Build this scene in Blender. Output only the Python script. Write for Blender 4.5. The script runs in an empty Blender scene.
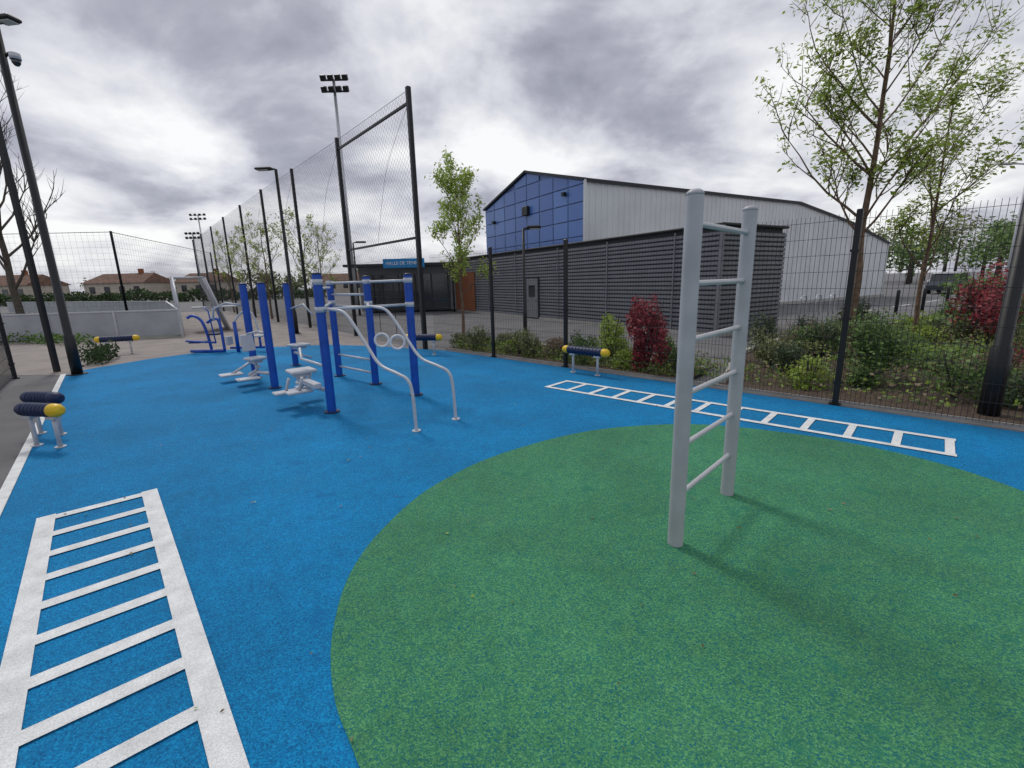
import bpy, math, random
from mathutils import Matrix, Vector
random.seed(7)
scene=bpy.context.scene
V=Vector
# ------------------------------------------------------------------ materials
def new_mat(name):
    m=bpy.data.materials.new(name); m.use_nodes=True
    nt=m.node_tree; return m,nt,nt.nodes['Principled BSDF']
def rgba(c): return (c[0],c[1],c[2],1)
def mat(name,col,rough=0.6,metal=0.0,var=0.12,scale=6.0,bump=0.0,bscale=60.0,col2=None,fine=0.0,fscale=200.0,spec=0.4):
    m,nt,b=new_mat(name); N=nt.nodes; L=nt.links
    tc=N.new('ShaderNodeTexCoord')
    n=N.new('ShaderNodeTexNoise'); n.inputs['Scale'].default_value=scale; n.inputs['Detail'].default_value=5
    L.new(tc.outputs['Object'],n.inputs['Vector'])
    r=N.new('ShaderNodeValToRGB'); c2=col2 or [x*(1-var*2) for x in col]
    r.color_ramp.elements[0].position=0.3; r.color_ramp.elements[1].position=0.7
    r.color_ramp.elements[0].color=rgba(c2); r.color_ramp.elements[1].color=rgba([min(1,x*(1+var*.5)) for x in col])
    L.new(n.outputs['Fac'],r.inputs['Fac']); out=r.outputs['Color']
    if fine>0:
        n2=N.new('ShaderNodeTexNoise'); n2.inputs['Scale'].default_value=fscale; n2.inputs['Detail'].default_value=2
        L.new(tc.outputs['Object'],n2.inputs['Vector'])
        mr=N.new('ShaderNodeMapRange'); mr.inputs[1].default_value=.3; mr.inputs[2].default_value=.7
        mr.inputs[3].default_value=1-fine; mr.inputs[4].default_value=1+fine
        L.new(n2.outputs['Fac'],mr.inputs[0])
        mx=N.new('ShaderNodeVectorMath'); mx.operation='SCALE'
        L.new(out,mx.inputs[0]); L.new(mr.outputs[0],mx.inputs['Scale']); out=mx.outputs[0]
    L.new(out,b.inputs['Base Color'])
    b.inputs['Roughness'].default_value=rough; b.inputs['Metallic'].default_value=metal
    b.inputs['Specular IOR Level'].default_value=spec
    if bump>0:
        n3=N.new('ShaderNodeTexNoise'); n3.inputs['Scale'].default_value=bscale; n3.inputs['Detail'].default_value=3
        L.new(tc.outputs['Object'],n3.inputs['Vector'])
        bp=N.new('ShaderNodeBump'); bp.inputs['Strength'].default_value=bump; bp.inputs['Distance'].default_value=.02
        L.new(n3.outputs['Fac'],bp.inputs['Height']); L.new(bp.outputs[0],b.inputs['Normal'])
    return m
def leafmat(name,cols,trans=.35):
    m,nt,b=new_mat(name); N=nt.nodes; L=nt.links
    g=N.new('ShaderNodeNewGeometry'); r=N.new('ShaderNodeValToRGB')
    els=r.color_ramp.elements
    while len(els)<len(cols): els.new(.5)
    for i,c in enumerate(cols):
        els[i].position=i/(len(cols)-1); els[i].color=rgba(c)
    L.new(g.outputs['Random Per Island'],r.inputs['Fac'])
    L.new(r.outputs['Color'],b.inputs['Base Color']); b.inputs['Roughness'].default_value=.55
    b.inputs['Specular IOR Level'].default_value=.3
    t=N.new('ShaderNodeBsdfTranslucent'); L.new(r.outputs['Color'],t.inputs['Color'])
    mx=N.new('ShaderNodeMixShader'); mx.inputs[0].default_value=trans
    L.new(b.outputs[0],mx.inputs[1]); L.new(t.outputs[0],mx.inputs[2])
    L.new(mx.outputs[0],N['Material Output'].inputs['Surface'])
    return m
def rubber(name,cols,worn,damp):
    m,nt,b=new_mat(name); N=nt.nodes; L=nt.links
    tc=N.new('ShaderNodeTexCoord')
    v=N.new('ShaderNodeTexVoronoi'); v.inputs['Scale'].default_value=170
    L.new(tc.outputs['Object'],v.inputs['Vector'])
    s=N.new('ShaderNodeSeparateXYZ'); L.new(v.outputs['Color'],s.inputs[0])
    r=N.new('ShaderNodeValToRGB'); els=r.color_ramp.elements
    while len(els)<len(cols): els.new(.5)
    for i,(p,c) in enumerate(cols):
        els[i].position=p; els[i].color=rgba(c)
    L.new(s.outputs[0],r.inputs['Fac'])
    def noise(sc,det,a0,a1,b0,b1,ro=.6):
        n=N.new('ShaderNodeTexNoise'); n.inputs['Scale'].default_value=sc; n.inputs['Detail'].default_value=det; n.inputs['Roughness'].default_value=ro
        L.new(tc.outputs['Object'],n.inputs['Vector'])
        mr=N.new('ShaderNodeMapRange'); mr.inputs[1].default_value=a0; mr.inputs[2].default_value=a1; mr.inputs[3].default_value=b0; mr.inputs[4].default_value=b1
        L.new(n.outputs['Fac'],mr.inputs[0]); return mr.outputs[0]
    mu=N.new('ShaderNodeMath'); mu.operation='MULTIPLY'
    L.new(noise(.8,5,.3,.72,.76,1.14),mu.inputs[0]); L.new(noise(13,4,.3,.7,.9,1.07),mu.inputs[1])
    sc=N.new('ShaderNodeVectorMath'); sc.operation='SCALE'; L.new(r.outputs['Color'],sc.inputs[0]); L.new(mu.outputs[0],sc.inputs['Scale'])
    mx=N.new('ShaderNodeMix'); mx.data_type='RGBA'; L.new(noise(2.3,6,.54,.8,0,.25,.7),mx.inputs[0])
    L.new(sc.outputs[0],mx.inputs[6]); mx.inputs[7].default_value=rgba(worn)
    mx2=N.new('ShaderNodeMix'); mx2.data_type='RGBA'; L.new(noise(4.2,4,.64,.68,0,.5,.5),mx2.inputs[0])
    L.new(mx.outputs[2],mx2.inputs[6]); mx2.inputs[7].default_value=rgba(damp)
    L.new(mx2.outputs[2],b.inputs['Base Color'])
    b.inputs['Roughness'].default_value=.85; b.inputs['Specular IOR Level'].default_value=.22
    bp=N.new('ShaderNodeBump'); bp.inputs['Strength'].default_value=.5; bp.inputs['Distance'].default_value=.006
    L.new(v.outputs['Distance'],bp.inputs['Height']); L.new(bp.outputs[0],b.inputs['Normal'])
    return m
M_blue=rubber('blue_rubber',[(0,(0,.1,.27)),(.35,(0,.17,.4)),(.75,(0,.205,.47)),(1,(.005,.29,.57))],(.03,.18,.3),(0,.12,.31))
M_green=rubber('green_rubber',[(0,(.005,.12,.16)),(.28,(.035,.175,.095)),(.7,(.06,.24,.105)),(1,(.12,.34,.14))],(.11,.21,.12),(.015,.15,.1))
M_paint=mat('white_ground_paint',(.74,.76,.76),.8,var=.1,scale=9,bump=.4,bscale=160,fine=.16,fscale=170)
M_asph=mat('asphalt',(.155,.155,.16),.9,var=.15,scale=1.2,bump=.3,bscale=120,fine=.22,fscale=140)
M_path=mat('path_asphalt',(.27,.24,.225),.9,var=.12,scale=1.5,bump=.2,bscale=90,fine=.2,fscale=120)
M_kerb=mat('kerb_concrete',(.42,.41,.39),.85,var=.12,scale=5,bump=.2)
M_mulch=mat('mulch',(.1,.07,.05),.95,var=.3,scale=25,bump=.8,bscale=60,fine=.5,fscale=60)
M_grass=mat('synthetic_court',(.1,.13,.11),.95,var=.15,scale=2,bump=.2,bscale=50,fine=.2,fscale=60)
M_black=mat('black_powder_coat',(.012,.013,.015),.45,var=.15)
M_wire=mat('dark_wire',(.02,.021,.024),.5,var=.1)
M_net=mat('net_cord',(.06,.06,.065),.8,var=.1)
M_grey=mat('light_grey_steel',(.5,.52,.56),.4,var=.06,scale=12,spec=.5)
M_lad=mat('ladder_post_paint',(.41,.42,.45),.45,var=.08,scale=5,spec=.5,bump=.05,bscale=90)
M_silver=mat('galvanised_steel',(.5,.52,.55),.35,.6,var=.08,scale=20)
M_bpost=mat('blue_powder_coat',(.006,.075,.42),.35,var=.12,scale=8,spec=.5)
M_navy=mat('navy_rubber',(.008,.02,.075),.5,var=.15,scale=20)
M_yel=mat('yellow_plastic',(.75,.5,.02),.4,var=.06)
M_rung=mat('rung_steel',(.5,.51,.53),.35,.2,var=.06)
M_clad=mat('grey_cladding',(.2,.21,.235),.5,var=.08,scale=2)
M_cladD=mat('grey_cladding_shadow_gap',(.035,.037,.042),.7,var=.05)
M_white=mat('white_cladding',(.68,.71,.73),.45,var=.06,scale=.8)
M_roof=mat('dark_roof',(.03,.032,.036),.6,var=.1)
M_door=mat('door_paint',(.2,.21,.23),.5,var=.06)
M_glass=mat('dark_glass',(.015,.02,.025),.08,var=.1,spec=.8)
M_brick=mat('orange_wood',(.3,.1,.035),.8,var=.25,scale=14)
M_teal=mat('sign_blue',(.01,.24,.58),.5,var=.04)
M_txt=mat('sign_white',(.8,.8,.8),.5,var=.02)
M_wallc=mat('render_cream',(.5,.45,.38),.9,var=.08,scale=.6)
M_tile=mat('roof_tiles',(.16,.085,.06),.9,var=.25,scale=1.5)
M_pitch=mat('pitch_wall',(.36,.38,.41),.6,var=.08,scale=2)
M_bark=mat('bark',(.2,.13,.085),.9,var=.25,scale=12,bump=.5,bscale=40)
M_barkg=mat('bark_grey',(.1,.085,.07),.9,var=.2,scale=12)
M_lamp=mat('lamp_glass',(.55,.55,.5),.3,var=.02)
M_car1=mat('car_paint_white',(.6,.6,.62),.25,var=.02,spec=.7)
M_car2=mat('car_paint_dark',(.05,.06,.08),.25,var=.02,spec=.7)
M_tyre=mat('tyre',(.02,.02,.02),.8)
def mk_panel():
    m,nt,b=new_mat('blue_polycarbonate'); N=nt.nodes; L=nt.links
    g=N.new('ShaderNodeNewGeometry'); r=N.new('ShaderNodeValToRGB')
    r.color_ramp.elements[0].color=(.07,.16,.45,1); r.color_ramp.elements[1].color=(.1,.22,.55,1)
    L.new(g.outputs['Random Per Island'],r.inputs[0]); L.new(r.outputs[0],b.inputs['Base Color'])
    b.inputs['Roughness'].default_value=.3; return m
M_panel=mk_panel()
M_mull=mat('blue_mullion',(.12,.2,.42),.5,var=.05)
L_young=leafmat('spring_leaves',[(.2,.3,.03),(.32,.43,.07),(.45,.56,.13)],.45)
L_green=leafmat('shrub_leaves',[(.03,.07,.015),(.09,.16,.03),(.15,.25,.06)],.2)
L_olive=leafmat('olive_leaves',[(.06,.08,.03),(.13,.16,.05),(.22,.22,.08)],.2)
L_lime=leafmat('lime_leaves',[(.14,.22,.02),(.25,.36,.04),(.33,.42,.07)],.3)
L_red=leafmat('red_leaves',[(.1,.012,.02),(.24,.025,.04),(.38,.06,.07)],.2)
L_dark=leafmat('dark_leaves',[(.015,.035,.012),(.035,.07,.02),(.06,.1,.03)],.15)
L_twig=leafmat('dry_twigs',[(.1,.07,.04),(.17,.12,.07),(.24,.19,.11)],.1)
# ------------------------------------------------------------------ mesh builder
class MB:
    def __init__(s): s.v=[];s.f=[];s.mi=[];s.sm=[];s.mats=[]
    def m(s,mt):
        if mt not in s.mats: s.mats.append(mt)
        return s.mats.index(mt)
    def face(s,pts,mt,smooth=False):
        i=len(s.v); s.v+= [tuple(p) for p in pts]; s.f.append(tuple(range(i,i+len(pts)))); s.mi.append(s.m(mt)); s.sm.append(smooth)
    def box(s,c,size,mt,ax=None,bev=0.0):
        c=V(c); ax=ax or (V((1,0,0)),V((0,1,0)),V((0,0,1)))
        hx,hy,hz=[q/2 for q in size]
        k=s.m(mt)
        if bev<=0:
            i=len(s.v)
            for z in(-hz,hz):
                for x,y in((-hx,-hy),(hx,-hy),(hx,hy),(-hx,hy)): s.v.append(tuple(c+ax[0]*x+ax[1]*y+ax[2]*z))
            fs=[(0,3,2,1),(4,5,6,7),(0,1,5,4),(1,2,6,5),(2,3,7,6),(3,0,4,7)]
        else:
            i=len(s.v); b=bev
            rings=[(-hz,b),(-hz+b,0),(hz-b,0),(hz,b)]
            for z,q in rings:
                x=hx-q;y=hy-q
                for px,py in((-x+b*.5,-y),(x-b*.5,-y),(x,-y+b*.5),(x,y-b*.5),(x-b*.5,y),(-x+b*.5,y),(-x,y-b*.5),(-x,-y+b*.5)):
                    s.v.append(tuple(c+ax[0]*px+ax[1]*py+ax[2]*z))
            fs=[tuple(reversed(range(8))),tuple(range(24,32))]
            for r in range(3):
                for j in range(8): fs.append((r*8+j,r*8+(j+1)%8,(r+1)*8+(j+1)%8,(r+1)*8+j))
        for f in fs: s.f.append(tuple(i+j for j in f)); s.mi.append(k); s.sm.append(False)
    def tube(s,pts,r,mt,n=12,caps=True,smooth=True):
        pts=[V(p) for p in pts]; k=s.m(mt); i0=len(s.v)
        rs=r if isinstance(r,(list,tuple)) else [r]*len(pts)
        d=(pts[1]-pts[0]).normalized()
        ref=V((0,0,1)) if abs(d.z)<.9 else V((1,0,0))
        a=d.cross(ref).normalized()
        for j,p in enumerate(pts):
            if j==0: t=pts[1]-p
            elif j==len(pts)-1: t=p-pts[-2]
            else: t=(pts[j+1]-p).normalized()+(p-pts[j-1]).normalized()
            t.normalize(); a=(a-t*a.dot(t))
            if a.length<1e-5: a=t.orthogonal()
            a.normalize(); b=t.cross(a)
            for q in range(n):
                w=2*math.pi*q/n; s.v.append(tuple(p+(a*math.cos(w)+b*math.sin(w))*rs[j]))
        for j in range(len(pts)-1):
            for q in range(n):
                s.f.append((i0+j*n+q,i0+j*n+(q+1)%n,i0+(j+1)*n+(q+1)%n,i0+(j+1)*n+q)); s.mi.append(k); s.sm.append(smooth)
        if caps:
            s.f.append(tuple(i0+q for q in reversed(range(n)))); s.mi.append(k); s.sm.append(False)
            e=i0+(len(pts)-1)*n
            s.f.append(tuple(e+q for q in range(n))); s.mi.append(k); s.sm.append(False)
    def post(s,x,y,h,r,mt,n=20,cap=None):
        cm=cap or mt
        s.tube([(x,y,0),(x,y,h-.03)],r,mt,n,caps=False)
        s.tube([(x,y,h-.03),(x,y,h-.012),(x,y,h)],[r*1.02,r*.93,r*.55],cm,n)
    def ring(s,c,R,r,mt,nrm,n=28):
        nrm=V(nrm).normalized(); a=nrm.orthogonal().normalized(); b=nrm.cross(a); c=V(c)
        pts=[c+(a*math.cos(2*math.pi*i/n)+b*math.sin(2*math.pi*i/n))*R for i in range(n+1)]
        s.tube(pts,r,mt,8,caps=False)
    def wire(s,p,q,w,mt):
        p=V(p);q=V(q); d=(q-p); Ln=d.length
        if Ln<1e-4: return
        d.normalize(); a=d.orthogonal().normalized(); b=d.cross(a); k=s.m(mt); i=len(s.v)
        ns=1 if abs(d.z)>.99 else max(1,int(Ln/.8))
        for j in range(ns+1):
            o=p+d*(Ln*j/ns)
            for t in (0,1,2):
                g=2.094*t; s.v.append(tuple(o+(a*math.cos(g)+b*math.sin(g))*w))
        for j in range(ns):
            h=i+3*j
            for t in (0,1,2):
                s.f.append((h+t,h+(t+1)%3,h+3+(t+1)%3,h+3+t)); s.mi.append(k); s.sm.append(True)
    def done(s,name,parent=None):
        me=bpy.data.meshes.new(name); me.from_pydata(s.v,[],s.f)
        for m in s.mats: me.materials.append(m)
        me.polygons.foreach_set('material_index',s.mi); me.polygons.foreach_set('use_smooth',s.sm); me.update()
        o=bpy.data.objects.new(name,me); scene.collection.objects.link(o)
        if parent: o.parent=parent
        return o
def empty(name):
    o=bpy.data.objects.new(name,None); scene.collection.objects.link(o); return o
def smooth_path(pts,n=6):
    pts=[V(p) for p in pts]; out=[]
    for i in range(len(pts)-1):
        p0=pts[max(i-1,0)];p1=pts[i];p2=pts[i+1];p3=pts[min(i+2,len(pts)-1)]
        for k in range(n):
            t=k/n; out.append(.5*((2*p1)+(p2-p0)*t+(2*p0-5*p1+4*p2-p3)*t*t+(3*p1-p0-3*p2+p3)*t**3))
    out.append(pts[-1]); return out
def sheet(name,poly,z,mt):
    b=MB(); b.face([(p[0],p[1],z) for p in poly],mt); return b.done(name)
# ------------------------------------------------------------------ grounds
sheet('ground',[(-300,-60),(300,-60),(300,400),(-300,400)],0,M_asph)
ud=V((-.652,.758))
fd=V((-.705,.709))
F0=V((4.12,5.66))
def FP(t): return F0+fd*t
LE=V((-3.87,3.17))
blue=[LE-ud*8, LE+ud*8.15, (-9.25,9.95),(-8.9,11.2),(-8.3,12.3),(-6.9,12.9),(-5.2,13.1),(-3.6,12.5),(-2.35,11.75)]
blue=[(p[0],p[1]) for p in blue]+[tuple(FP(8.1)-V((.06,.06))),tuple(FP(-8)-V((.06,.06)))]
sheet('blue_play_surface',blue,.012,M_blue)
gp=[(-.57,1.28),(-.76,1.56),(-.9,1.92),(-.97,2.4),(-.9,2.92),(-.66,3.55),(-.1,4.24),(.9,4.86),(2.05,4.98),(2.97,4.55),(3.55,3.96),(3.8,3.3),(3.75,2.4),(3.3,1.3),(2.4,.5),(1.3,.15),(.3,.3),(-.25,.8)]
g3=[(p[0],p[1],0) for p in gp]; g3=g3[-2:]+g3+g3[:2]
sp=smooth_path(g3,8)[16:-17]
sheet('green_play_surface',[(p.x,p.y) for p in sp],.016,M_green)
def ladder_mark(name,a,d,n,w,L,rail,rung,sp,off):
    b=MB(); d=V(d).normalized(); 
    z=.0201
    def q(s0,s1,t0,t1,z):
        P=[a+d*s0+n*t0,a+d*s1+n*t0,a+d*s1+n*t1,a+d*s0+n*t1]
        b.face([(p.x,p.y,z) for p in P],M_paint)
    q(0,L,0,rail,z); q(0,L,w-rail,w,z)
    s=off
    while s<L-rung: q(s,s+rung,rail,w-rail,z); s+=sp
    return b.done(name)
ld=V((.663,-.748)); ln=V((.748,.663))
ladder_mark('painted_ladder_marking',V((-3.56,3.14)),ld,ln,.72,4.4,.105,.085,.335,.02)
rd=V((.735,-.678)); rn=V((.678,.735))
ladder_mark('painted_ladder_marking',V((.50,7.03)),rd,rn,.6,4.7,.075,.07,.385,0.0)
b=MB()
n=V((-.758,-.652))
def strip(b,a,c,w0,w1,z,mt,nn):
    P=[a+nn*w0,c+nn*w0,c+nn*w1,a+nn*w1]; b.face([(p.x,p.y,z) for p in P],mt)
strip(b,LE-ud*8,LE+ud*8.2,0.0,.08,.017,M_paint,n); b.done('edge_line')
sheet('path',[(-60,16),(-9.2,9.3),(-8.9,11.2),(-8.3,12.3),(-5.2,13.1),(-2.35,11.8),(-6,16.5),(-20,35),(-60,35)],.004,M_path)
fn=V((.709,.705))
bed=[FP(-14)+fn*.1,FP(1.5)+fn*.1,FP(1.6)+fn*.8,V((4.6,9.3)),V((6.6,11.2)),V((10,13.2)),V((18,17)),V((40,27)),V((45,5)),V((30,-8))]
sheet('planting_bed',[tuple(p) for p in bed],.05,M_mulch)
sheet('planting_bed',[tuple(p) for p in [FP(2.0)+fn*.1,FP(8.2)+fn*.1,FP(8.4)+fn*1.6,FP(5)+fn*1.5,FP(2.0)+fn*.9]],.05,M_mulch)
def kerb(name,pts,w=.12,h=.12):
    b=MB()
    for i in range(len(pts)-1):
        p=V(pts[i]);q=V(pts[i+1]); d=(q-p); L=d.length; d.normalize()
        b.box(((p+q)/2).to_3d()+V((0,0,h/2)),(L,w,h),M_kerb,(d.to_3d(),V((-d.y,d.x,0)),V((0,0,1))))
    return b.done(name)
kerb('kerb',[FP(1.5)+fn*.2,FP(1.6)+fn*.8,V((4.6,9.3)),V((6.6,11.2)),V((10,13.2)),V((18,17)),V((40,27))])
kerb('kerb',[FP(2.0)+fn*.95,FP(5)+fn*1.55,FP(8.4)+fn*1.65])
kerb('kerb',[FP(-14)+fn*.05,FP(8.2)+fn*.05],.06,.05)
b=MB()
for i in range(8):
    a=V((14,19))+V((.82,.57))*(i*5); strip(b,a,a+V((.82,.57))*2.4,0,.12,.005,M_paint,V((-.57,.82)))
b.done('road_marking')
# ------------------------------------------------------------------ fences
def mesh_fence(name,a,d,t0,t1,h,posts,pw=.06,hz=.2,vs=.05,w=.0026):
    root=empty(name); b=MB(); a=V(a);d=V(d).normalized(); a3=V((a.x,a.y,0)); d3=V((d.x,d.y,0)); n3=V((-d.y,d.x,0))
    t=t0
    while t<=t1:
        p=a3+d3*t; b.wire(p+V((0,0,.04)),p+V((0,0,h)),w,M_wire); t+=vs
    z=.06
    while z<=h:
        for s in(-1,1): 
            p=a3+d3*t0+n3*.004*s+V((0,0,z)); b.wire(p,p+d3*(t1-t0),w*1.15,M_wire)
        z+=hz
    b.done('mesh_panels',root)
    b=MB()
    for t in posts:
        p=a3+d3*t; b.box(p+V((0,0,h/2+.02)),(pw,pw,h+.04),M_black,(d3,n3,V((0,0,1))),.008)
        b.box(p+V((0,0,.02)),(pw*2,pw*2,.012),M_black,(d3,n3,V((0,0,1))))
        for zz in (.3,1.1,1.9): b.box(p+V((0,0,zz)),(pw+.03,pw+.02,.03),M_black,(d3,n3,V((0,0,1))))
    b.done('posts',root); return root
mesh_fence('mesh_fence',F0,fd,-7.5,8.6,2.33,[-5,-2.5,0,2.0,4.36,6.4],.062)
LF=LE+V((-.758,-.652))*.75
mesh_fence('mesh_fence',LF,ud,-4,8.6,2.05,[-1.2,1.2,3.6,6.0,8.4],.065)
NP=[V(p) for p in [(-2.2,11.75),(-5.15,15.35),(-8.2,18.95),(-11.3,22.6),(-14.5,26.5),(-17.9,30.6),(-21.4,34.9),(-25,39.3),(-28.6,43.7)]]
root=empty('ball_stop_net'); b=MB(); c=MB()
H=6.05
for i,p in enumerate(NP):
    b.box((p.x,p.y,H/2),(.1,.1,H),M_black,(V((-.64,.77,0)),V((.77,.64,0)),V((0,0,1))),.01)
for i in range(len(NP)-1):
    p=NP[i].to_3d();q=NP[i+1].to_3d(); d=(q-p); L=d.length; d.normalize(); up=V((0,0,1))
    if i==0:
        for z in (2.75,5.72): b.box((p+q)/2+up*z,(L,.05,.055),M_black,(d,V((-d.y,d.x,0)),up))
    c.wire(p+up*5.98,q+up*5.98,.006,M_wire)
    z0,z1=2.4,5.95; st=.16; Hh=z1-z0; k=-Hh
    while k<L:
        for sgn in (0,1):
            s0,s1=k,k+Hh; a0,a1=max(s0,0),min(s1,L)
            if a1>a0:
                za=z0+(a0-s0); zb=z0+(a1-s0)
                if sgn: za,zb=z1-(a0-s0),z1-(a1-s0)
                c.wire(p+d*a0+up*za,p+d*a1+up*zb,.0022,M_net)
        k+=st
    t=0
    while t<L: c.wire(p+d*t+up*.05,p+d*t+up*2.4,.0026,M_wire); t+=.08
    z=.1
    while z<2.45: c.wire(p+up*z,q+up*z,.003,M_wire); z+=.2
    c.tube(smooth_path([p+up*5.7+d*.05,p+d*L*.28+up*4.7,p+d*L*.42+up*3.6,p+d*L*.5+up*2.75],5),.004,M_net,4)
b.done('posts',root); c.done('netting',root)
b=MB(); b.box((-9.75,9.75,3),(.09,.09,6),M_black,None,.01); b.done('net_post')
def far_net(a,c_,h):
    root=empty('far_ball_net'); b=MB(); a=V(a);c_=V(c_)
    for p in (a,c_): b.tube([(p.x,p.y,0),(p.x,p.y,h)],.06,M_black,8)
    for z in (h-.05,): b.wire((a.x,a.y,z),(c_.x,c_.y,z),.018,M_wire)
    d=(c_-a).to_3d(); n=int(d.length/.3)
    for i in range(n): 
        p=a.to_3d()+d*(i/n); b.wire(p+V((0,0,.9)),p+V((0,0,h)),.0035,M_net)
    z=.9
    while z<h: b.wire((a.x,a.y,z),(c_.x,c_.y,z),.0035,M_net); z+=.3
    b.done('net',root)
far_net((-20.5,25),(-25.5,41),4.7)
far_net((-20.5,25),(-40,24),4.7)
# ------------------------------------------------------------------ climbing ladder (foreground)
root=empty('climbing_ladder'); b=MB()
A=V((1.0,2.6));B=V((1.63,3.26))
b.post(A.x,A.y,2.1,.047,M_lad,32); b.post(B.x,B.y,2.1,.047,M_lad,32); b.done('posts',root)
b=MB()
for i in range(6):
    z=.34+.318*i; b.tube([(A.x,A.y,z),(B.x,B.y,z)],.0165,M_rung,16,caps=False)
    for P,Q in((A,B),(B,A)):
        d=(Q-P).normalized(); b.tube([(P.x+d.x*.04,P.y+d.y*.04,z),(P.x+d.x*.055,P.y+d.y*.055,z)],.021,M_lad,16)
b.done('rungs',root)
# ------------------------------------------------------------------ spinning logs
def spin_log(c,ang,L,z=.42,r=.085,yel=(1,-1)):
    root=empty('balance_log'); b=MB(); c=V((c[0],c[1],z)); d=V((math.cos(ang),math.sin(ang),0))
    e=L/2
    b.tube([c-d*(e-.16),c+d*(e-.16)],r,M_navy,24,caps=False)
    nb=max(3,int(L/.1))
    for i in range(nb):
        p=c-d*(e-.2)+d*((2*e-.4)*i/(nb-1)); b.tube([p-d*.012,p-d*.008,p+d*.008,p+d*.012],[r,r+.006,r+.006,r],M_navy,24,caps=False)
    for s in(-1,1):
        q=c+d*s*(e-.16); mt=M_yel if s in yel else M_navy
        b.tube([q,q+d*s*.02,q+d*s*.07,q+d*s*.11,q+d*s*.13],[r*1.03,r*1.05,r*1.02,r*.8,r*.35],mt,24)
    b.done('log',root)
    b=MB()
    for s in(-1,1):
        q=c+d*s*e*.5; b.tube([(q.x,q.y,0.01),(q.x,q.y,z-r*.4)],.022,M_grey,12)
        b.tube([(q.x,q.y,0.012),(q.x,q.y,.025)],.05,M_grey,16)
        b.box((q.x,q.y,z-r-.01),(.12,.08,.03),M_grey,(d,V((-d.y,d.x,0)),V((0,0,1))))
    b.done('legs',root)
spin_log((1.3,8.0),math.radians(-45),1.05,.42,.068)
spin_log((-2.05,10.75),math.radians(-12),1.0,.42,.075)
spin_log((-5.09,4.8),math.radians(168),.66,.43,.07,(-1,))
spin_log((-5.5,5.25),math.radians(168),.62,.46,.07,())
spin_log((-10.5,12.3),math.radians(20),1.05,.42,.075)
# ------------------------------------------------------------------ fitness rig
root=empty('fitness_rig'); b=MB()
P1=V((-2.4,5.9));P6=V((-1.45,6.75));P5=V((-2.3,7.6));P7=V((-3.2,8.4))
for p,h in((P1,1.82),(P6,1.8),(P5,1.8),(P7,1.75)): b.post(p.x,p.y,h,.058,M_bpost,24,M_navy)
for p in (P1,P6,P5,P7): b.tube([(p.x,p.y,.01),(p.x,p.y,.03)],.1,M_navy,24)
b.done('posts',root)
b=MB()
def bar(p,q,z0,z1=None,r=.019,mt=M_grey): b.tube([(p.x,p.y,z0),(q.x,q.y,z0 if z1 is None else z1)],r,mt,12)
bar(P5,P6,1.7); bar(P5,P7,1.7); bar(P7,P1,1.62); bar(P1,P6,1.36)
bar(P5,P7,1.5); bar(P5,P7,1.3)
for z in (.2,.42): bar(P5,P7,z)
bar(P7,P1,1.36)
Lb=[(-3.2,8.4,1.36),(-2.42,5.95,1.36),(-2.2,5.8,1.36),(-2.0,5.68,1.3),(-1.75,5.5,.98),(-1.55,5.33,.74),(-1.3,5.13,.66),(-1.17,5.05,.6),(-1.12,5.02,.45),(-1.1,5.0,.0)]
b.tube(smooth_path(Lb[1:],6),.019,M_grey,14)
off=V((.4,.42,0)); Rb=[V(q)+off for q in Lb[1:]]
Rb[0]=V((-2.28,7.5,1.36)); Rb.insert(1,V((-2.0,6.6,1.36)))
b.tube(smooth_path(Rb,6),.019,M_grey,14)
for q in (Lb[-1],Rb[-1]): b.tube([(q[0],q[1],.012),(q[0],q[1],.024)],.05,M_grey,16)
for z in (1.36,1.7): 
    for p in (P1,P5,P6,P7): b.tube([(p.x,p.y,z-.035),(p.x,p.y,z+.035)],.064,M_grey,20)
b.done('bars',root)
b=MB(); d=(P6-P5)
for t in (.27,.66):
    q=P5+d*t; b.wire((q.x,q.y,1.7),(q.x,q.y,.9),.006,M_wire); b.ring((q.x,q.y,.78),.105,.018,M_txt,(.25,-.95,0))
b.done('gymnastic_rings',root)
def seat_unit(parent,c,ang,z=.5,back=True,name='seat',k=1.0):
    b=MB(); ax=(V((math.cos(ang),math.sin(ang),0)),V((-math.sin(ang),math.cos(ang),0)),V((0,0,1))); c=V((c[0],c[1],0))
    b.box(c+V((0,0,z)),(.34*k,.32*k,.05),M_grey,ax,.015)
    b.box(c+V((0,0,z-.05)),(.2*k,.2*k,.05),M_grey,ax)
    if back:
        a2=(ax[0],(ax[1]*.2+ax[2]).normalized(),(ax[1]-ax[2]*.2).normalized())
        b.box(c+ax[1]*.2*k+V((0,0,z+.26)),(.28*k,.36*k,.04),M_grey,a2,.015)
    b.tube([c+V((0,0,z-.06)),c+V((0,0,z-.2)),c+ax[1]*.25+V((0,0,z-.3))],.025,M_grey,12)
    b.done(name,parent)
seat_unit(root,(-2.95,6.35),math.radians(40),.5,False,'step_seat')
b=MB(); ax=(V((.75,.66,0)),V((-.66,.75,0)),V((0,0,1)))
b.box((-2.75,6.1,.38),(.1,.7,.07),M_grey,ax,.01)
for k,(x,y,z) in enumerate([(-3.15,6.25,.22),(-3.0,6.6,.22),(-2.85,6.0,.28)]):
    b.box((x,y,z),(.32,.19,.035),M_grey,ax,.01); b.tube([(x,y,z),(x+.08,y-.04,z+.2)],.02,M_grey,10)
b.tube([(-2.4,5.9,.62),(-2.7,6.2,.64),(-2.95,6.4,.66),(-3.0,6.5,.8)],.018,M_grey,10)
b.tube([(-2.4,5.9,.3),(-2.9,6.35,.3),(-3.1,6.5,.3)],.028,M_grey,10)
b.done('step_plates',root)
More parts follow.
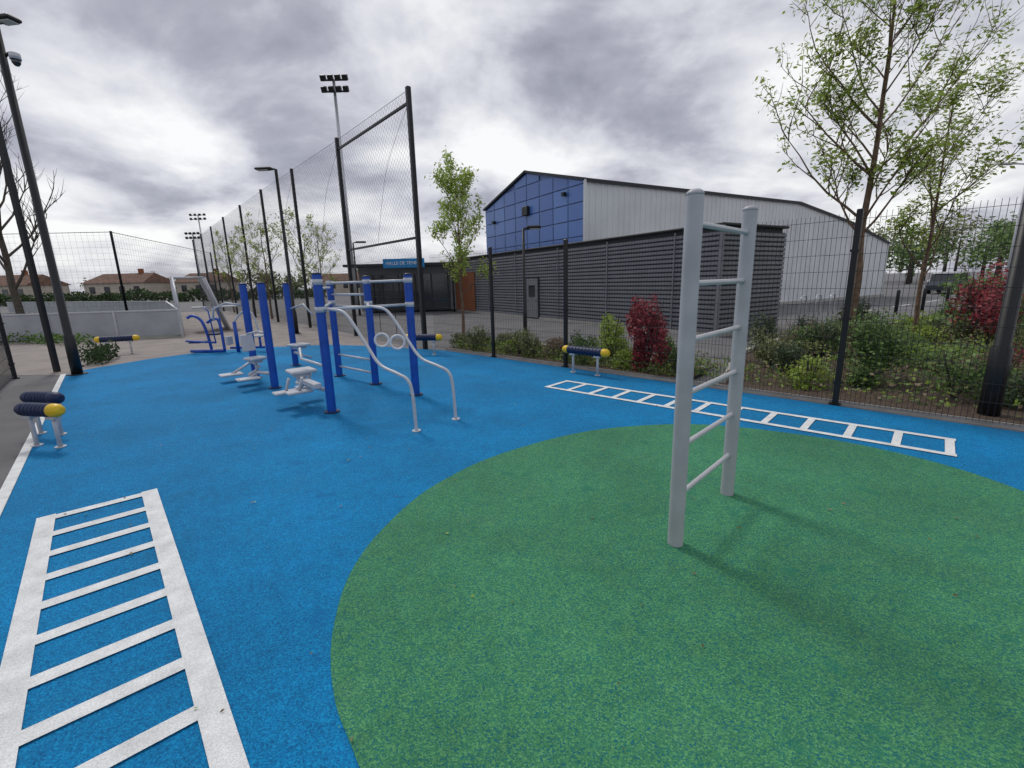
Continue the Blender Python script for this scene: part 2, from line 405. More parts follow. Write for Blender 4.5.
# press station
root=empty('chest_press_station'); b=MB()
PB=[V((-4.75,8.4)),V((-3.95,7.5)),V((-4.6,9.7))]
for p in PB:
    b.post(p.x,p.y,1.74,.06,M_bpost,24,M_navy); b.tube([(p.x,p.y,.01),(p.x,p.y,.03)],.1,M_navy,24)
b.done('posts',root)
seat_unit(root,(-4.35,7.75),math.radians(60),.48,True,k=.8)
seat_unit(root,(-4.3,9.3),math.radians(-30),.5,False)
b=MB()
o=V((-3.95,7.5,0))
b.tube([o+up*.9,o+V((-.2,.1,.95)),o+V((-.45,.2,.9))],.018,M_grey,10)
b.tube([o+up*.25,o+V((-.35,.2,.25)),o+V((-.65,.4,.1))],.028,M_grey,10)
b.box(o+V((-.6,.3,.12)),(.36,.26,.03),M_grey,ax,.01); b.box(o+V((-.35,-.1,.2)),(.3,.2,.03),M_grey,ax,.01)
o=V((-4.75,8.4,0))
b.tube([o+up*1.35,o+V((-.3,-.1,1.4)),o+V((-.5,-.15,1.3)),o+V((-.52,-.15,1.1))],.018,M_grey,10)
b.tube([o+up*.3,o+V((.3,-.4,.3))],.03,M_grey,10)
b.box(o+V((-.3,-.25,.14)),(.36,.26,.03),M_grey,ax,.01)
b.tube([o+V((-.3,-.25,.14)),o+up*.35],.022,M_grey,10)
o=V((-4.6,9.7,0)); b.tube([o+up*1.2,o+V((.4,-.2,1.3)),o+V((.6,-.3,1.1))],.018,M_grey,10); b.tube([o+up*.3,o+V((.4,-.5,.3))],.03,M_grey,10)
b.done('arms',root)
# elliptical machine
root=empty('elliptical_trainer'); b=MB()
c=V((-8.0,12.1,0))
b.tube([c+V((-.45,0,.06)),c+V((.5,-.1,.06))],.04,M_bpost,12)
b.tube(smooth_path([c+V((.1,0,.06)),c+V((.05,0,.5)),c+V((-.05,0,.85)),c+V((-.25,0,.98)),c+V((-.4,.0,.93))]),.035,M_bpost,12)
b.tube(smooth_path([c+V((.1,0,.8)),c+V((.35,-.05,.9)),c+V((.45,-.05,.75)),c+V((.5,-.1,.06))]),.035,M_bpost,12)
b.tube([c+V((-.4,-.2,.35)),c+V((.4,-.25,.3))],.025,M_bpost,12)
for s in(-1,1):
    b.box(c+V((-.2,.15*s,.3)),(.3,.12,.03),M_navy,None,.01)
    b.tube([c+V((.35,.18*s,.3)),c+V((.3,.2*s,1.1)),c+V((.2,.2*s,1.2))],.016,M_bpost,10)
b.box(c+V((.25,0,.5)),(.26,.26,.05),M_navy,None,.015)
b.done('frame',root)
root=empty('leg_press_machine'); b=MB(); c=V((-7.2,12.1,0))
b.tube([c+V((0,0,0)),c+V((0,0,.8))],.045,M_bpost,12)
b.tube(smooth_path([c+V((0,0,.8)),c+V((.25,0,1.05)),c+V((.5,0,1.0)),c+V((.6,0,.55))]),.02,M_grey,10)
b.tube([c+V((-.2,0,.12)),c+V((.7,0,.12))],.03,M_bpost,10); b.box(c+V((.6,0,.42)),(.24,.26,.05),M_grey,None,.015)
b.tube([c+V((.6,0,.12)),c+V((.6,0,.42))],.03,M_bpost,10)
b.box(c+V((-.2,0,.32)),(.05,.24,.22),M_grey,None,.01); b.done('frame',root)
# ------------------------------------------------------------------ annex (ribbed)
uu=V((-.5,.866,0)); vv=V((.866,.5,0)); up=V((0,0,1))
C=V((5.64,12.66,0))
def hribs(b,p,d,L,h,nrm,mt,z0=0.1,pitch=.13,dep=.04):
    n=int((h-z0)/pitch)
    for i in range(n):
        z=z0+i*pitch
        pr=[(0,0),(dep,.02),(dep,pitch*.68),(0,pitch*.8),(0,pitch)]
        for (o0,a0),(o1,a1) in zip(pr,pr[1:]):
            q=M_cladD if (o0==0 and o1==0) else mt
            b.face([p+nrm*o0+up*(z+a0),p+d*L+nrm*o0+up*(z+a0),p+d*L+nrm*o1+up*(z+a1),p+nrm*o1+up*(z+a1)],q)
root=empty('cladding_annex'); b=MB(); AH=2.98
wd=2.9; LA=17.4
ctr=C+uu*LA/2+vv*wd/2
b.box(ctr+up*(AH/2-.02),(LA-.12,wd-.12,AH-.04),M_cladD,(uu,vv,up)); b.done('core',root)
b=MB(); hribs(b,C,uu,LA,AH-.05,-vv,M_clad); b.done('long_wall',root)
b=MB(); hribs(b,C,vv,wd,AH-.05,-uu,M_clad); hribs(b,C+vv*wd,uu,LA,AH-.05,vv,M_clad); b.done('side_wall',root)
b=MB()
b.box(ctr+up*(AH+.0),(LA+.14,wd+.14,.07),M_roof,(uu,vv,up),.02)
b.box(C-vv*.02-uu*.02+up*(AH/2),(.09,.09,AH-.05),M_clad,(uu,vv,up))
b.box(ctr+up*.05,(LA+.14,wd+.14,.1),M_kerb,(uu,vv,up)); 
for t in (1.5,4.4,7.3,10.6,13.4): b.box(C+uu*t-vv*.052+up*1.46,(.04,.03,2.86),M_clad,(uu,vv,up))
b.done('trims',root)
b=MB(); dt=9.15
b.box(C+uu*dt-vv*.06+up*.9,(1.0,.06,1.75),M_roof,(uu,vv,up)); b.box(C+uu*dt-vv*.085+up*.89,(.88,.05,1.66),M_door,(uu,vv,up),.01)
b.box(C+uu*dt-vv*.115+up*1.2,(.5,.012,.5),M_glass,(uu,vv,up)); b.box(C+uu*(dt-.3)-vv*.13+up*.85,(.03,.04,.16),M_silver,(uu,vv,up))
b.done('door',root)
b=MB()
for i in range(16): b.box(C+uu*(15.0+i*.16)-vv*.09+up*1.15,(.145,.05,2.1),M_brick,(uu,vv,up))
b.done('timber_panel',root)
b=MB(); b.box((-6.0,30.2,1.4),(5.6,5,2.6),M_clad); b.box((-6.0,27.64,1.15),(5.0,.08,2.1),M_glass)
for i in range(6): b.box((-8.4+i*.96,27.58,1.15),(.07,.08,2.1),M_roof)
b.box((-6.0,29.8,2.72),(6.6,6.4,.14),M_roof); 
for x in(-9,-3.2): b.tube([(x,26.8,0),(x,26.8,2.65)],.06,M_black,10)
b.done('entrance',root)
b=MB(); b.box((-5.85,26.5,2.78),(2.3,.08,.5),M_teal,None,.01); b.done('sign_panel',root)
cu=bpy.data.curves.new('sign_text','FONT'); cu.body='HALLE DE TENNIS'; cu.size=.25; cu.extrude=.005; cu.align_x='CENTER'; cu.align_y='CENTER'
o=bpy.data.objects.new('sign_text',cu); scene.collection.objects.link(o); o.location=(-5.85,26.45,2.78); o.rotation_euler=(math.pi/2,0,0); cu.materials.append(M_txt); o.parent=root
# ------------------------------------------------------------------ hall
root=empty('tennis_hall'); HC=V((2.98,18.7,0)); EH=5.35; W=8.28; RH=6.42; s1=14.5;s2=20.;s3=25.6
b=MB()
pts=[(0,EH),(s1,EH),(s2,4.6),(s3,3.45)]
def topz(s):
    for (a,za),(c_,zc) in zip(pts,pts[1:]):
        if s<=c_: return za+(zc-za)*(s-a)/(c_-a)
    return pts[-1][1]
s=0; pr=[(0,0),(.2,0),(.225,.025),(.275,.025),(.3,0)]
while s<s3-.3:
    for (a,o0),(c_,o1) in zip(pr,pr[1:]):
        A0=HC+vv*(s+a)-uu*o0; A1=HC+vv*(s+c_)-uu*o1
        b.face([A0+up*.15,A1+up*.15,A1+up*topz(s+c_),A0+up*topz(s+a)],M_white)
    s+=.3
b.box(HC+vv*s3*.5+up*.08-uu*.0,(s3,.2,.16),M_kerb,(vv,uu,up))
b.done('side_wall',root)
b=MB()
b.face([HC+vv*s3+up*0,HC+vv*s3+uu*W,HC+vv*s3+uu*W+up*3.45,HC+vv*s3+uu*W*.5+up*4.2,HC+vv*s3+up*3.45],M_white)
b.face([HC+uu*W,HC+uu*W+vv*s3,HC+uu*W+vv*s3+up*3.45,HC+uu*W+up*EH],M_white); b.done('rear_walls',root)
b=MB()
R0=HC+uu*W/2
seq=[(0,EH,RH),(s1,EH,RH),(s2,4.6,5.55),(s3,3.45,4.2)]
o=.12
for (a,e0,r0),(c_,e1,r1) in zip(seq,seq[1:]):
    for side in (0,1):
        E0=HC+vv*a+uu*(W+o if side else -o)+up*(e0+.03); E1=HC+vv*c_+uu*(W+o if side else -o)+up*(e1+.03)
        b.face([E0,E1,R0+vv*c_+up*(r1+.05),R0+vv*a+up*(r0+.05)],M_roof)
        if not side:
            b.face([E0-up*.12,E1-up*.12,E1,E0],M_roof)
for q0,q1 in((HC+up*EH,R0+up*RH),(R0+up*RH,HC+uu*W+up*EH)):
    d=(q1-q0); L=d.length; d.normalize()
    b.box((q0+q1)/2-vv*.06+up*.02,(L+.05,.16,.09),M_roof,(d,vv,d.cross(vv).normalized()))
b.box(HC-vv*.03-uu*.03+up*EH/2,(.09,.09,EH),M_white,(uu,vv,up))
b.done('roof',root)
b=MB(); 
b.face([HC+vv*.02,HC+vv*.02+uu*W,HC+vv*.02+uu*W+up*EH,R0+vv*.02+up*RH,HC+vv*.02+up*EH],M_mull)
nx,nz=8,10; pw=W/nx; ph=.64; z0=.1
def gz(t): return EH+(RH-EH)*(1-abs(t-W/2)/(W/2))
for i in range(nx):
    for j in range(nz):
        t0=i*pw+.022;t1=(i+1)*pw-.022; za=z0+j*ph+.018; zb=za+ph-.04
        ta,tb=min(zb,gz(t0)-.08),min(zb,gz(t1)-.08)
        if ta<=za or tb<=za: continue
        b.face([HC-vv*.03+uu*t0+up*za,HC-vv*.03+uu*t1+up*za,HC-vv*.03+uu*t1+up*tb,HC-vv*.03+uu*t0+up*ta],M_panel)
b.box(HC+uu*4.1-vv*.12+up*4.75,(.45,.15,.4),M_black,(uu,vv,up),.02)
b.box(HC+uu*1.2-vv*.12+up*5.0,(.16,.15,.14),M_black,(uu,vv,up))
b.box(HC+uu*7.2-vv*.12+up*4.6,(.16,.15,.14),M_black,(uu,vv,up))
b.done('blue_gable',root)
# ------------------------------------------------------------------ lamps
def lamp(x,y,h,dirx,diry,double=False,r=.055,arm=.55,name='street_lamp'):
    root=empty(name); b=MB(); d=V((dirx,diry,0)).normalized(); o=V((x,y,0))
    b.tube([o,o+up*.8,o+up*.82,o+up*h],[r*1.35,r*1.3,r,r*.8],M_black,16)
    b.tube([o+up*.01,o+up*.03],r*2.4,M_black,16); b.done('pole',root)
    b=MB()
    for s in ((1,-1) if double else (1,)):
        b.box(o+d*s*(arm*.3)+up*(h+.0),(arm*.5,.05,.05),M_black,(d,V((-d.y,d.x,0)),up))
        b.box(o+d*s*(arm*.75)+up*(h+.03),(arm,.24,.08),M_black,(d,V((-d.y,d.x,0)),up),.025)
        b.box(o+d*s*(arm*.8)+up*(h-.018),(arm*.7,.17,.012),M_lamp,(d,V((-d.y,d.x,0)),up))
    b.done('head',root); return root
lamp(.45,14.2,3.15,1,-.1,r=.045,arm=.42)
lamp(-7.7,16.6,5.5,-1,.1,r=.06)
lamp(-8.4,26,3.9,1,.2,r=.05)
r_=lamp(-8.9,9.3,6.3,.75,-.1,r=.07,arm=.34)
b=MB(); b.tube([(-8.9,9.3,5.75),(-8.8,9.32,5.83),(-8.68,9.3,5.8)],.025,M_black,10)
b.tube([(-8.68,9.3,5.82),(-8.68,9.3,5.72)],.08,M_grey,16); b.tube([(-8.68,9.3,5.72),(-8.68,9.3,5.66),(-8.68,9.3,5.62)],[.07,.06,.03],M_glass,16); b.done('cctv_dome',r_)
r_=lamp(5.35,4.95,5.2,-.7,.7,r=.07)
root=empty('street_lamp'); b=MB(); b.tube([(26.5,25,0),(26.5,25,6.6)],[.09,.05],M_grey,10)
b.tube(smooth_path([(26.5,25,6.5),(26.3,25,6.75),(25.6,25,6.8)]),.04,M_grey,8); b.box((25.3,25,6.8),(.7,.25,.1),M_grey,None,.03); b.done('pole',root)
def flood(x,y,h,w=2.2):
    root=empty('floodlight_mast'); b=MB(); b.tube([(x,y,0),(x,y,h)],[.2,.11],M_silver,12)
    for zz in (h,h-.8): b.box((x,y,zz),(w,.1,.1),M_black)
    for zz in (h+.1,h-.7):
        for i in range(4): b.box((x-w/2+.25+i*w/3.4,y-.3,zz-.05),(.42,.3,.42),M_black,(V((1,0,0)),V((0,.85,.5)),V((0,-.5,.85))),.04)
    b.done('mast',root)
flood(-13.2,40,17.2,1.9); flood(-63.5,100,16.5,3.2); flood(-60,92,12,2.6)
# ------------------------------------------------------------------ multi sport pitch
root=empty('multi_sport_pitch'); b=MB()
def panel(p,q,h,z0=.08):
    p=V((p[0],p[1],0));q=V((q[0],q[1],0)); d=q-p; L=d.length; d.normalize(); n=max(1,int(L/2))
    for i in range(n):
        c0=p+d*(L*(i+.5)/n); b.box(c0+up*(z0+h/2),(L/n-.06,.05,h),M_pitch,(d,V((-d.y,d.x,0)),up),.01)
        b.box(p+d*(L*i/n)+up*((h+.1)/2),(.08,.09,h+.1),M_silver,(d,V((-d.y,d.x,0)),up))
    b.box((p+q)/2+up*(z0+h+.03),(L,.08,.05),M_silver,(d,V((-d.y,d.x,0)),up))
panel((-20,15.5),(-11.8,16.6),.85); panel((-11.8,16.6),(-22,30),.85); panel((-20,15.5),(-32,27),.85); panel((-22,30),(-45,42),.85)
b.done('walls',root)
b=MB()
g0=V((-11.9,16.8,0)); gd=V((-.6,.8,0)); gn=V((.8,.6,0))
for s,h0,h1 in ((0,1.0,2.1),(1,2.1,2.1),(2,2.1,2.1),(3,2.1,1.0)):
    a=g0+gd*s*1.1; c_=g0+gd*(s+1)*1.1
    b.tube([a+up*h0,c_+up*h1],.04,M_grey,8); b.tube([a,a+up*h0],.035,M_grey,8)
    for k in range(9):
        t=k/9; p=a+(c_-a)*t; b.wire(p+up*.9,p+up*(h0+(h1-h0)*t),.012,M_grey)
    if h0==h1:
        b.tube([a+up*h0,a+up*h0+gn*1.0],.03,M_grey,8); b.tube([a+up*h0+gn*1.0,a+gn*1.6],.035,M_grey,8)
b.box(g0+gd*1.7+gn*1.2+up*.95,(1.4,.04,1.5),M_pitch,(gd,(gn*.3+up).normalized(),gn))
b.face([g0+gd*1.1+gn*.9+up*2.1,g0+gd*3.3+gn*.9+up*2.1,g0+gd*3.3+gn*1.6,g0+gd*1.1+gn*1.6],M_pitch)
b.face([g0+up*1.0,g0+gd*1.1+up*2.1,g0+gd*1.1,g0],M_pitch)
b.done('goal',root)
sheet('sports_court',[(-20,15.6),(-11.9,16.65),(-22,30),(-45,42),(-70,30),(-32,27)],.008,M_grass)
# ------------------------------------------------------------------ vegetation
def leaf_into(b,p,s,mt,rnd):
    a=V((rnd.gauss(0,1),rnd.gauss(0,1),rnd.gauss(0,1))).normalized(); c=a.orthogonal().normalized()
    w=rnd.uniform(.35,.6)
    k=b.m(mt); i=len(b.v)
    b.v+= [tuple(p-a*s*.5),tuple(p+c*s*w*.5),tuple(p+a*s*.5),tuple(p-c*s*w*.5)]
    b.f.append((i,i+1,i+2,i+3)); b.mi.append(k); b.sm.append(False)
def tree(name,x,y,h,cr,base,leafm,nl,ls,bark,seed,tr=.07,nlimb=14,lean=(0,0),ascend=.9,limbk=.42,wob=.12,extra=()):
    rnd=random.Random(seed); root=empty(name); b=MB(); lf=MB(); tips=[]
    trunk=[]; n=9
    for i in range(n+1):
        t=i/n; trunk.append(V((x+lean[0]*t*h+rnd.uniform(-.04,.04)*(i>0)*h*wob,y+lean[1]*t*h+rnd.uniform(-.04,.04)*(i>0)*h*wob,t*h)))
    trunk=smooth_path(trunk,3); m=len(trunk)
    b.tube(trunk,[tr*(1-.92*(i/(m-1))**.9)+.004 for i in range(m)],bark,9)
    def branch(p,d,L,r,lev):
        k=5; pts=[p]; q=p.copy(); dd=d.copy()
        for i in range(k):
            dd=(dd+V((rnd.uniform(-.18,.18),rnd.uniform(-.18,.18),rnd.uniform(-.03,.16)))).normalized(); q=q+dd*L/k; pts.append(q.copy())
        b.tube(pts,[r*(1-.8*i/k)+.0015 for i in range(k+1)],bark,5 if lev else 6,caps=False)
        if lev<2:
            ns=6 if lev==0 else 4
            for j in range(ns):
                t=rnd.uniform(.25,1); ii=min(k-1,int(t*k)); pp=pts[ii]+(pts[ii+1]-pts[ii])*(t*k-ii)
                side=V((rnd.gauss(0,1),rnd.gauss(0,1),rnd.uniform(-.1,.9))).normalized()
                branch(pp,(dd*.75+side*.75).normalized(),L*rnd.uniform(.35,.55),r*.45,lev+1)
        else: 
            tips.extend(pts[1:])
        if lev==1: tips.extend(pts[2:])
    for i in range(nlimb):
        t=base+(0.97-base)*(i+rnd.random()*.6)/nlimb; idx=min(m-2,int(t*(m-1)))
        p=trunk[idx]; ang=i*2.4+rnd.uniform(-.4,.4)
        prof=math.sin(math.pi*min(1,max(.12,(t-base)/(1-base)*.8+.22)))
        L=cr*(.5+.75*prof)*rnd.uniform(.85,1.15)
        d=V((math.cos(ang),math.sin(ang),ascend*rnd.uniform(.8,1.3))).normalized()
        branch(p,d,L,tr*limbk*(1.15-t),0)
    for (t,dx,dy,dz,L) in extra:
        branch(trunk[int(t*(m-1))],V((dx,dy,dz)).normalized(),L,tr*limbk*.8,0)
    cl=[rnd.choice(tips) for _ in range(max(1,nl//7))]
    for i in range(nl):
        p=rnd.choice(cl)+V((rnd.gauss(0,1),rnd.gauss(0,1),rnd.gauss(0,1)))*ls*.8
        leaf_into(lf,p,ls*rnd.uniform(.6,1.3),leafm,rnd)
    b.done('trunk_and_branches',root)
    if nl: lf.done('foliage',root)
    return root
tree('young_tree',6.5,8.8,6.9,1.55,.32,L_young,9500,.1,M_bark,3,.08,18,(.004,.0),1.15,.36,.09,((.4,-.75,.1,.75,2.1),(.5,-.8,-.2,.6,1.9),(.62,-.7,.3,.5,1.7)))
tree('young_tree',8.6,9.8,5.0,1.2,.32,L_young,4500,.1,M_bark,12,.05,13,(.02,0),1.2)
tree('young_tree',-1.5,14.6,4.8,.95,.24,L_young,4600,.1,M_bark,5,.05,16,(0,0),1.3)
tree('young_tree',13.5,9.5,4.9,1.3,.3,L_young,2500,.1,M_bark,25,.055,12)
for i,(x,y,h) in enumerate([(-9.3,21.5,4.6),(-12.8,25,4.9),(-15.8,28.8,4.8),(-19.5,33,5),(-11.5,29,5.2)]):
    tree('young_tree',x,y,h,1.15,.25,L_young,1000,.1,M_bark,40+i,.06,13)
tree('bare_tree',-21.5,20.5,9.5,2.9,.22,L_twig,500,.06,M_barkg,77,.16,20,(0,0),1.1)
tree('bare_tree',-30,26,8.5,2.6,.22,L_twig,300,.06,M_barkg,78,.14,16,(0,0),1.1)
def shrub(name,x,y,rx,h,mt,n,ls,seed,z0=.05,ry=None):
    rnd=random.Random(seed); b=MB(); ry=ry or rx
    cl=[(rnd.uniform(-.6,.6),rnd.uniform(-.6,.6),rnd.uniform(.15,.85),rnd.uniform(.25,.5)) for _ in range(12)]
    for i in range(9):
        a=rnd.uniform(0,6.28); e=V((x+math.cos(a)*rx*.6,y+math.sin(a)*ry*.6,z0+h*rnd.uniform(.6,.95)))
        b.tube([(x,y,z0-.03),((x+e.x)/2+.02,(y+e.y)/2,z0+h*.4),e],[.014,.009,.003],M_barkg,4,caps=False)
    for i in range(n):
        c=rnd.choice(cl); v=V((rnd.gauss(0,1),rnd.gauss(0,1),rnd.gauss(0,1))); v=v.normalized()*rnd.random()**.4*c[3]
        zz=max(.0,c[2]+v.z*.9); k=1-max(0,zz-.6)*.6
        leaf_into(b,V((x+(c[0]*k+v.x)*rx,y+(c[1]*k+v.y)*ry,z0+zz*h*.85)),ls*rnd.uniform(.6,1.4),mt,rnd)
    return b.done(name)
shrub('red_photinia',2.4,8.05,.45,1.4,L_red,3400,.07,1)
shrub('red_photinia',10.2,9.9,.8,1.9,L_red,3400,.09,2)
shrub('red_photinia',7.3,6.6,.3,.55,L_red,500,.06,22)
shrub('lime_shrub',2.0,9.3,.4,1.0,L_lime,1100,.07,3)
shrub('green_shrub',5.35,6.75,.6,1.1,L_green,4200,.06,4)
shrub('green_shrub',4.7,7.9,.5,.5,L_olive,1800,.06,44)
shrub('dark_shrub',5.5,10.0,.35,.85,L_dark,1300,.06,5)
shrub('dark_shrub',9.2,12.2,.45,1.1,L_dark,1300,.08,6)
rnd=random.Random(99); cnt=0
kinds=[('green_shrub',L_green),('olive_shrub',L_olive),('lime_shrub',L_lime),('dark_shrub',L_dark),('green_shrub',L_green),('dry_shrub',L_twig),('olive_shrub',L_olive)]
def inbed(x,y):
    d=(V((x,y))-F0).dot(fn)
    if d<.35: return False
    e=[(4.6,9.3),(6.6,11.2),(10,13.2),(18,17),(40,27)]
    for a,c_ in zip(e,e[1:]):
        if a[0]<=x<=c_[0]: return y< a[1]+(c_[1]-a[1])*(x-a[0])/(c_[0]-a[0])-.3
    return x<4.6 and y<8.5
while cnt<120:
    far=cnt>82
    x=rnd.uniform(4.2,12) if not far else rnd.uniform(10,26); y=rnd.uniform(3.5,13) if not far else rnd.uniform(6,19)
    if not inbed(x,y) or math.hypot(x-6.5,y-8.8)<.3: continue
    nm,mt=rnd.choice(kinds); r=rnd.uniform(.3,.7); h=rnd.uniform(.3,.75)
    if far: r*=1.8; h*=1.7
    shrub(nm,x,y,r,h,mt,950 if not far else 650,.055 if not far else .11,200+cnt); cnt+=1
for i in range(14):
    t=2.4+i*.46; p=FP(t)+fn*rnd.uniform(.35,1.1); nm,mt=rnd.choice(kinds); shrub(nm,p.x,p.y,rnd.uniform(.28,.45),rnd.uniform(.35,.7),mt,900,.05,400+i)
rnd=random.Random(5)
b=MB()
k=0
while k<22000:
    x=rnd.uniform(3,16);y=rnd.uniform(1,15)
    if not inbed(x,y): continue
    if math.sin(x*1.9+y)+math.cos(y*1.4-x*.6)+rnd.uniform(-.9,.9)<-.7: k+=.3; continue
    leaf_into(b,V((x,y,.05+rnd.random()**2*.25)),.08,rnd.choice([L_green,L_olive,L_green,L_lime,L_twig]),rnd); k+=1
for i in range(4500):
    p=FP(rnd.uniform(2,8.2))+fn*rnd.uniform(.15,1.4); leaf_into(b,V((p.x,p.y,.05+rnd.random()**2*.2)),.07,rnd.choice([L_green,L_lime,L_olive]),rnd)
b.done('ground_cover_plants')
def hedge(name,a,c_,w,h,mt,n,ls,seed,z0=0):
    rnd=random.Random(seed); b=MB(); a=V(a);c_=V(c_); d=c_-a; nn=V((-d.y,d.x)).normalized()
    for i in range(n):
        t=rnd.random(); hh=h*(.75+.25*math.sin(t*37+seed)*math.cos(t*91)); p=a+d*t+nn*rnd.uniform(-w,w)*.5
        leaf_into(b,V((p.x,p.y,z0+rnd.random()**.7*hh)),ls*rnd.uniform(.6,1.5),mt,rnd)
    return b.done(name)
hedge('hedge',(-110,66),(-26,66),2.5,1.9,L_dark,9000,.45,1)
hedge('hedge',(-21,17.5),(-13.5,14.7),.8,.4,L_green,1500,.09,2)
hedge('hedge',(-9.6,10.4),(-10.2,11.6),.5,.5,L_dark,900,.07,9)
hedge('hedge',(26,27),(66,50),2,1.4,L_green,5000,.3,3)
def treeline(name,items,mt,seed,ls=.55,den=900):
    rnd=random.Random(seed); b=MB()
    for (x,y,r,h) in items:
        b.tube([(x,y,0),(x,y,h*.6)],[.25,.12],M_barkg,6)
        cl=[(rnd.uniform(-.7,.7)*r,rnd.uniform(-.7,.7)*r,h*rnd.uniform(.35,.9),rnd.uniform(.3,.55)*r) for _ in range(14)]
        for i in range(den):
            c=rnd.choice(cl); v=V((rnd.gauss(0,1),rnd.gauss(0,1),rnd.gauss(0,1))).normalized()*c[3]*rnd.random()**.4
            leaf_into(b,V((x+c[0]+v.x,y+c[1]+v.y,c[2]+v.z)),ls*rnd.uniform(.6,1.4),mt,rnd)
    return b.done(name)
rr=random.Random(3)
treeline('tree_mass',[(50+i*3.6,60+rr.uniform(-4,8)-i*.5,rr.uniform(2.8,4.2),rr.uniform(6,9)) for i in range(13)],L_green,8)
treeline('tree_mass',[(56+i*5,75+rr.uniform(-4,6),rr.uniform(3,4.5),rr.uniform(8,11)) for i in range(9)],L_olive,9)
treeline('tree_mass',[(-110+i*8,125+rr.uniform(-6,6),rr.uniform(3,5),rr.uniform(4,6)) for i in range(13)],L_olive,10,.7,500)
# ------------------------------------------------------------------ houses
def house(x,y,w,d,h,rh,name='house'):
    root=empty(name); b=MB(); b.box((x,y,h/2),(w,d,h),M_wallc); b.done('walls',root)
    b=MB(); a=.4; 
    X0,X1=x-w/2-a,x+w/2+a; Y0,Y1=y-d/2-a,y+d/2+a
    b.face([(X0,Y0,h),(X1,Y0,h),(X1-1,y,h+rh),(X0+1,y,h+rh)],M_tile); b.face([(X0,Y1,h),(X1,Y1,h),(X1-1,y,h+rh),(X0+1,y,h+rh)],M_tile)
    b.face([(X0,Y0,h),(X0,Y1,h),(X0+1,y,h+rh)],M_tile); b.face([(X1,Y0,h),(X1,Y1,h),(X1-1,y,h+rh)],M_tile)
    b.box((x+w*.2,y+.3,h+rh+.2),(.7,.7,1.4),M_brick); b.done('roof',root)
    b=MB()
    for i in range(int(w/3)): b.box((x-w/2+1.6+i*3,y-d/2-.03,h*.6),(1.1,.08,1.3),M_glass)
    b.done('windows',root)
house(-103,98,15,9,3.3,2.2); house(-80,100,12,9,3.3,2); house(-66,104,9,8,3.2,1.9); house(-132,110,14,9,3.4,2.2); house(-40,118,14,9,2.8,1.8)
# ------------------------------------------------------------------ cars
def car(x,y,ang,mt):
    root=empty('parked_car'); ax=(V((math.cos(ang),math.sin(ang),0)),V((-math.sin(ang),math.cos(ang),0)),up); o=V((x,y,0))
    def loft(name,secs,mt):
        b=MB(); k=len(secs[0])
        for s0,s1 in zip(secs,secs[1:]):
            for i in range(k):
                b.face([s0[i],s0[(i+1)%k],s1[(i+1)%k],s1[i]],mt,True)
        b.face(secs[0],mt);b.face(secs[-1][::-1],mt); b.done(name,root)
    def sec(prof,yy,ins): return [o+ax[0]*(px*ins)+ax[1]*yy+up*pz for px,pz in prof]
    body=[(-2.05,.3),(-2.1,.6),(-2.0,.85),(-1.2,.95),(1.0,.92),(1.95,.75),(2.1,.55),(2.05,.28)]
    loft('body',[sec(body,-.85,.97),sec(body,-.78,1),sec(body,.78,1),sec(body,.85,.97)],mt)
    cab=[(-1.75,.9),(-1.35,1.38),(-.6,1.46),(.25,1.42),(1.0,.9)]
    loft('windows',[sec(cab,-.74,1),sec([(p*.93,z) for p,z in cab],-.6,1),sec([(p*.93,z) for p,z in cab],.6,1),sec(cab,.74,1)],M_glass)
    roof=[(-1.32,1.39),(-.6,1.49),(.2,1.45),(.2,1.42),(-.6,1.45),(-1.3,1.36)]
    loft('roof',[sec(roof,-.6,1),sec(roof,.6,1)],mt)
    b=MB()
    for sx in(-1.3,1.3):
        for sy in(-.8,.8):
            c=o+ax[0]*sx+ax[1]*sy+up*.31; b.tube([c-ax[1]*.1,c+ax[1]*.1],.31,M_tyre,18); b.tube([c-ax[1]*.11,c+ax[1]*.11],.19,M_silver,12)
    b.done('wheels',root)
car(36,38.5,math.radians(35),M_car1); car(41,43,math.radians(35),M_car2); car(31.5,33.5,math.radians(35),M_car2)
for i in range(3):
    b=MB(); x,y=11.0+i*.9,17.6+i*.5
    b.tube(smooth_path([(x,y,0),(x,y,.6),(x+.1,y+.1,.8),(x+.4,y+.35,.8),(x+.5,y+.45,.6),(x+.5,y+.45,0)],4),.025,M_silver,10); b.done('bike_rack')
for i in range(4):
    b=MB(); b.tube([(15+i*2.0,18.0+i*1.1,0),(15+i*2.0,18.0+i*1.1,.9),(15+i*2.0,18.0+i*1.1,.95)],[.06,.06,.03],M_black,12); b.done('bollard')
rnd=random.Random(31); b=MB()
for i in range(300):
    x=rnd.uniform(-6,4);y=rnd.uniform(1,9)
    if (V((x,y))-LE).dot(V((.758,.652)))<.2 or (V((x,y))-F0).dot(fn)>-.2: continue
    a=rnd.uniform(0,6.28); s=rnd.uniform(.006,.017); 
    b.face([(x+math.cos(a+q)*s*(1,.5)[j%2],y+math.sin(a+q)*s*(1,.5)[j%2],.024+.002*j) for j,q in enumerate((0,1.57,3.14,4.71))],rnd.choice([L_twig,L_young,L_twig,L_olive]))
b.done('fallen_leaves')
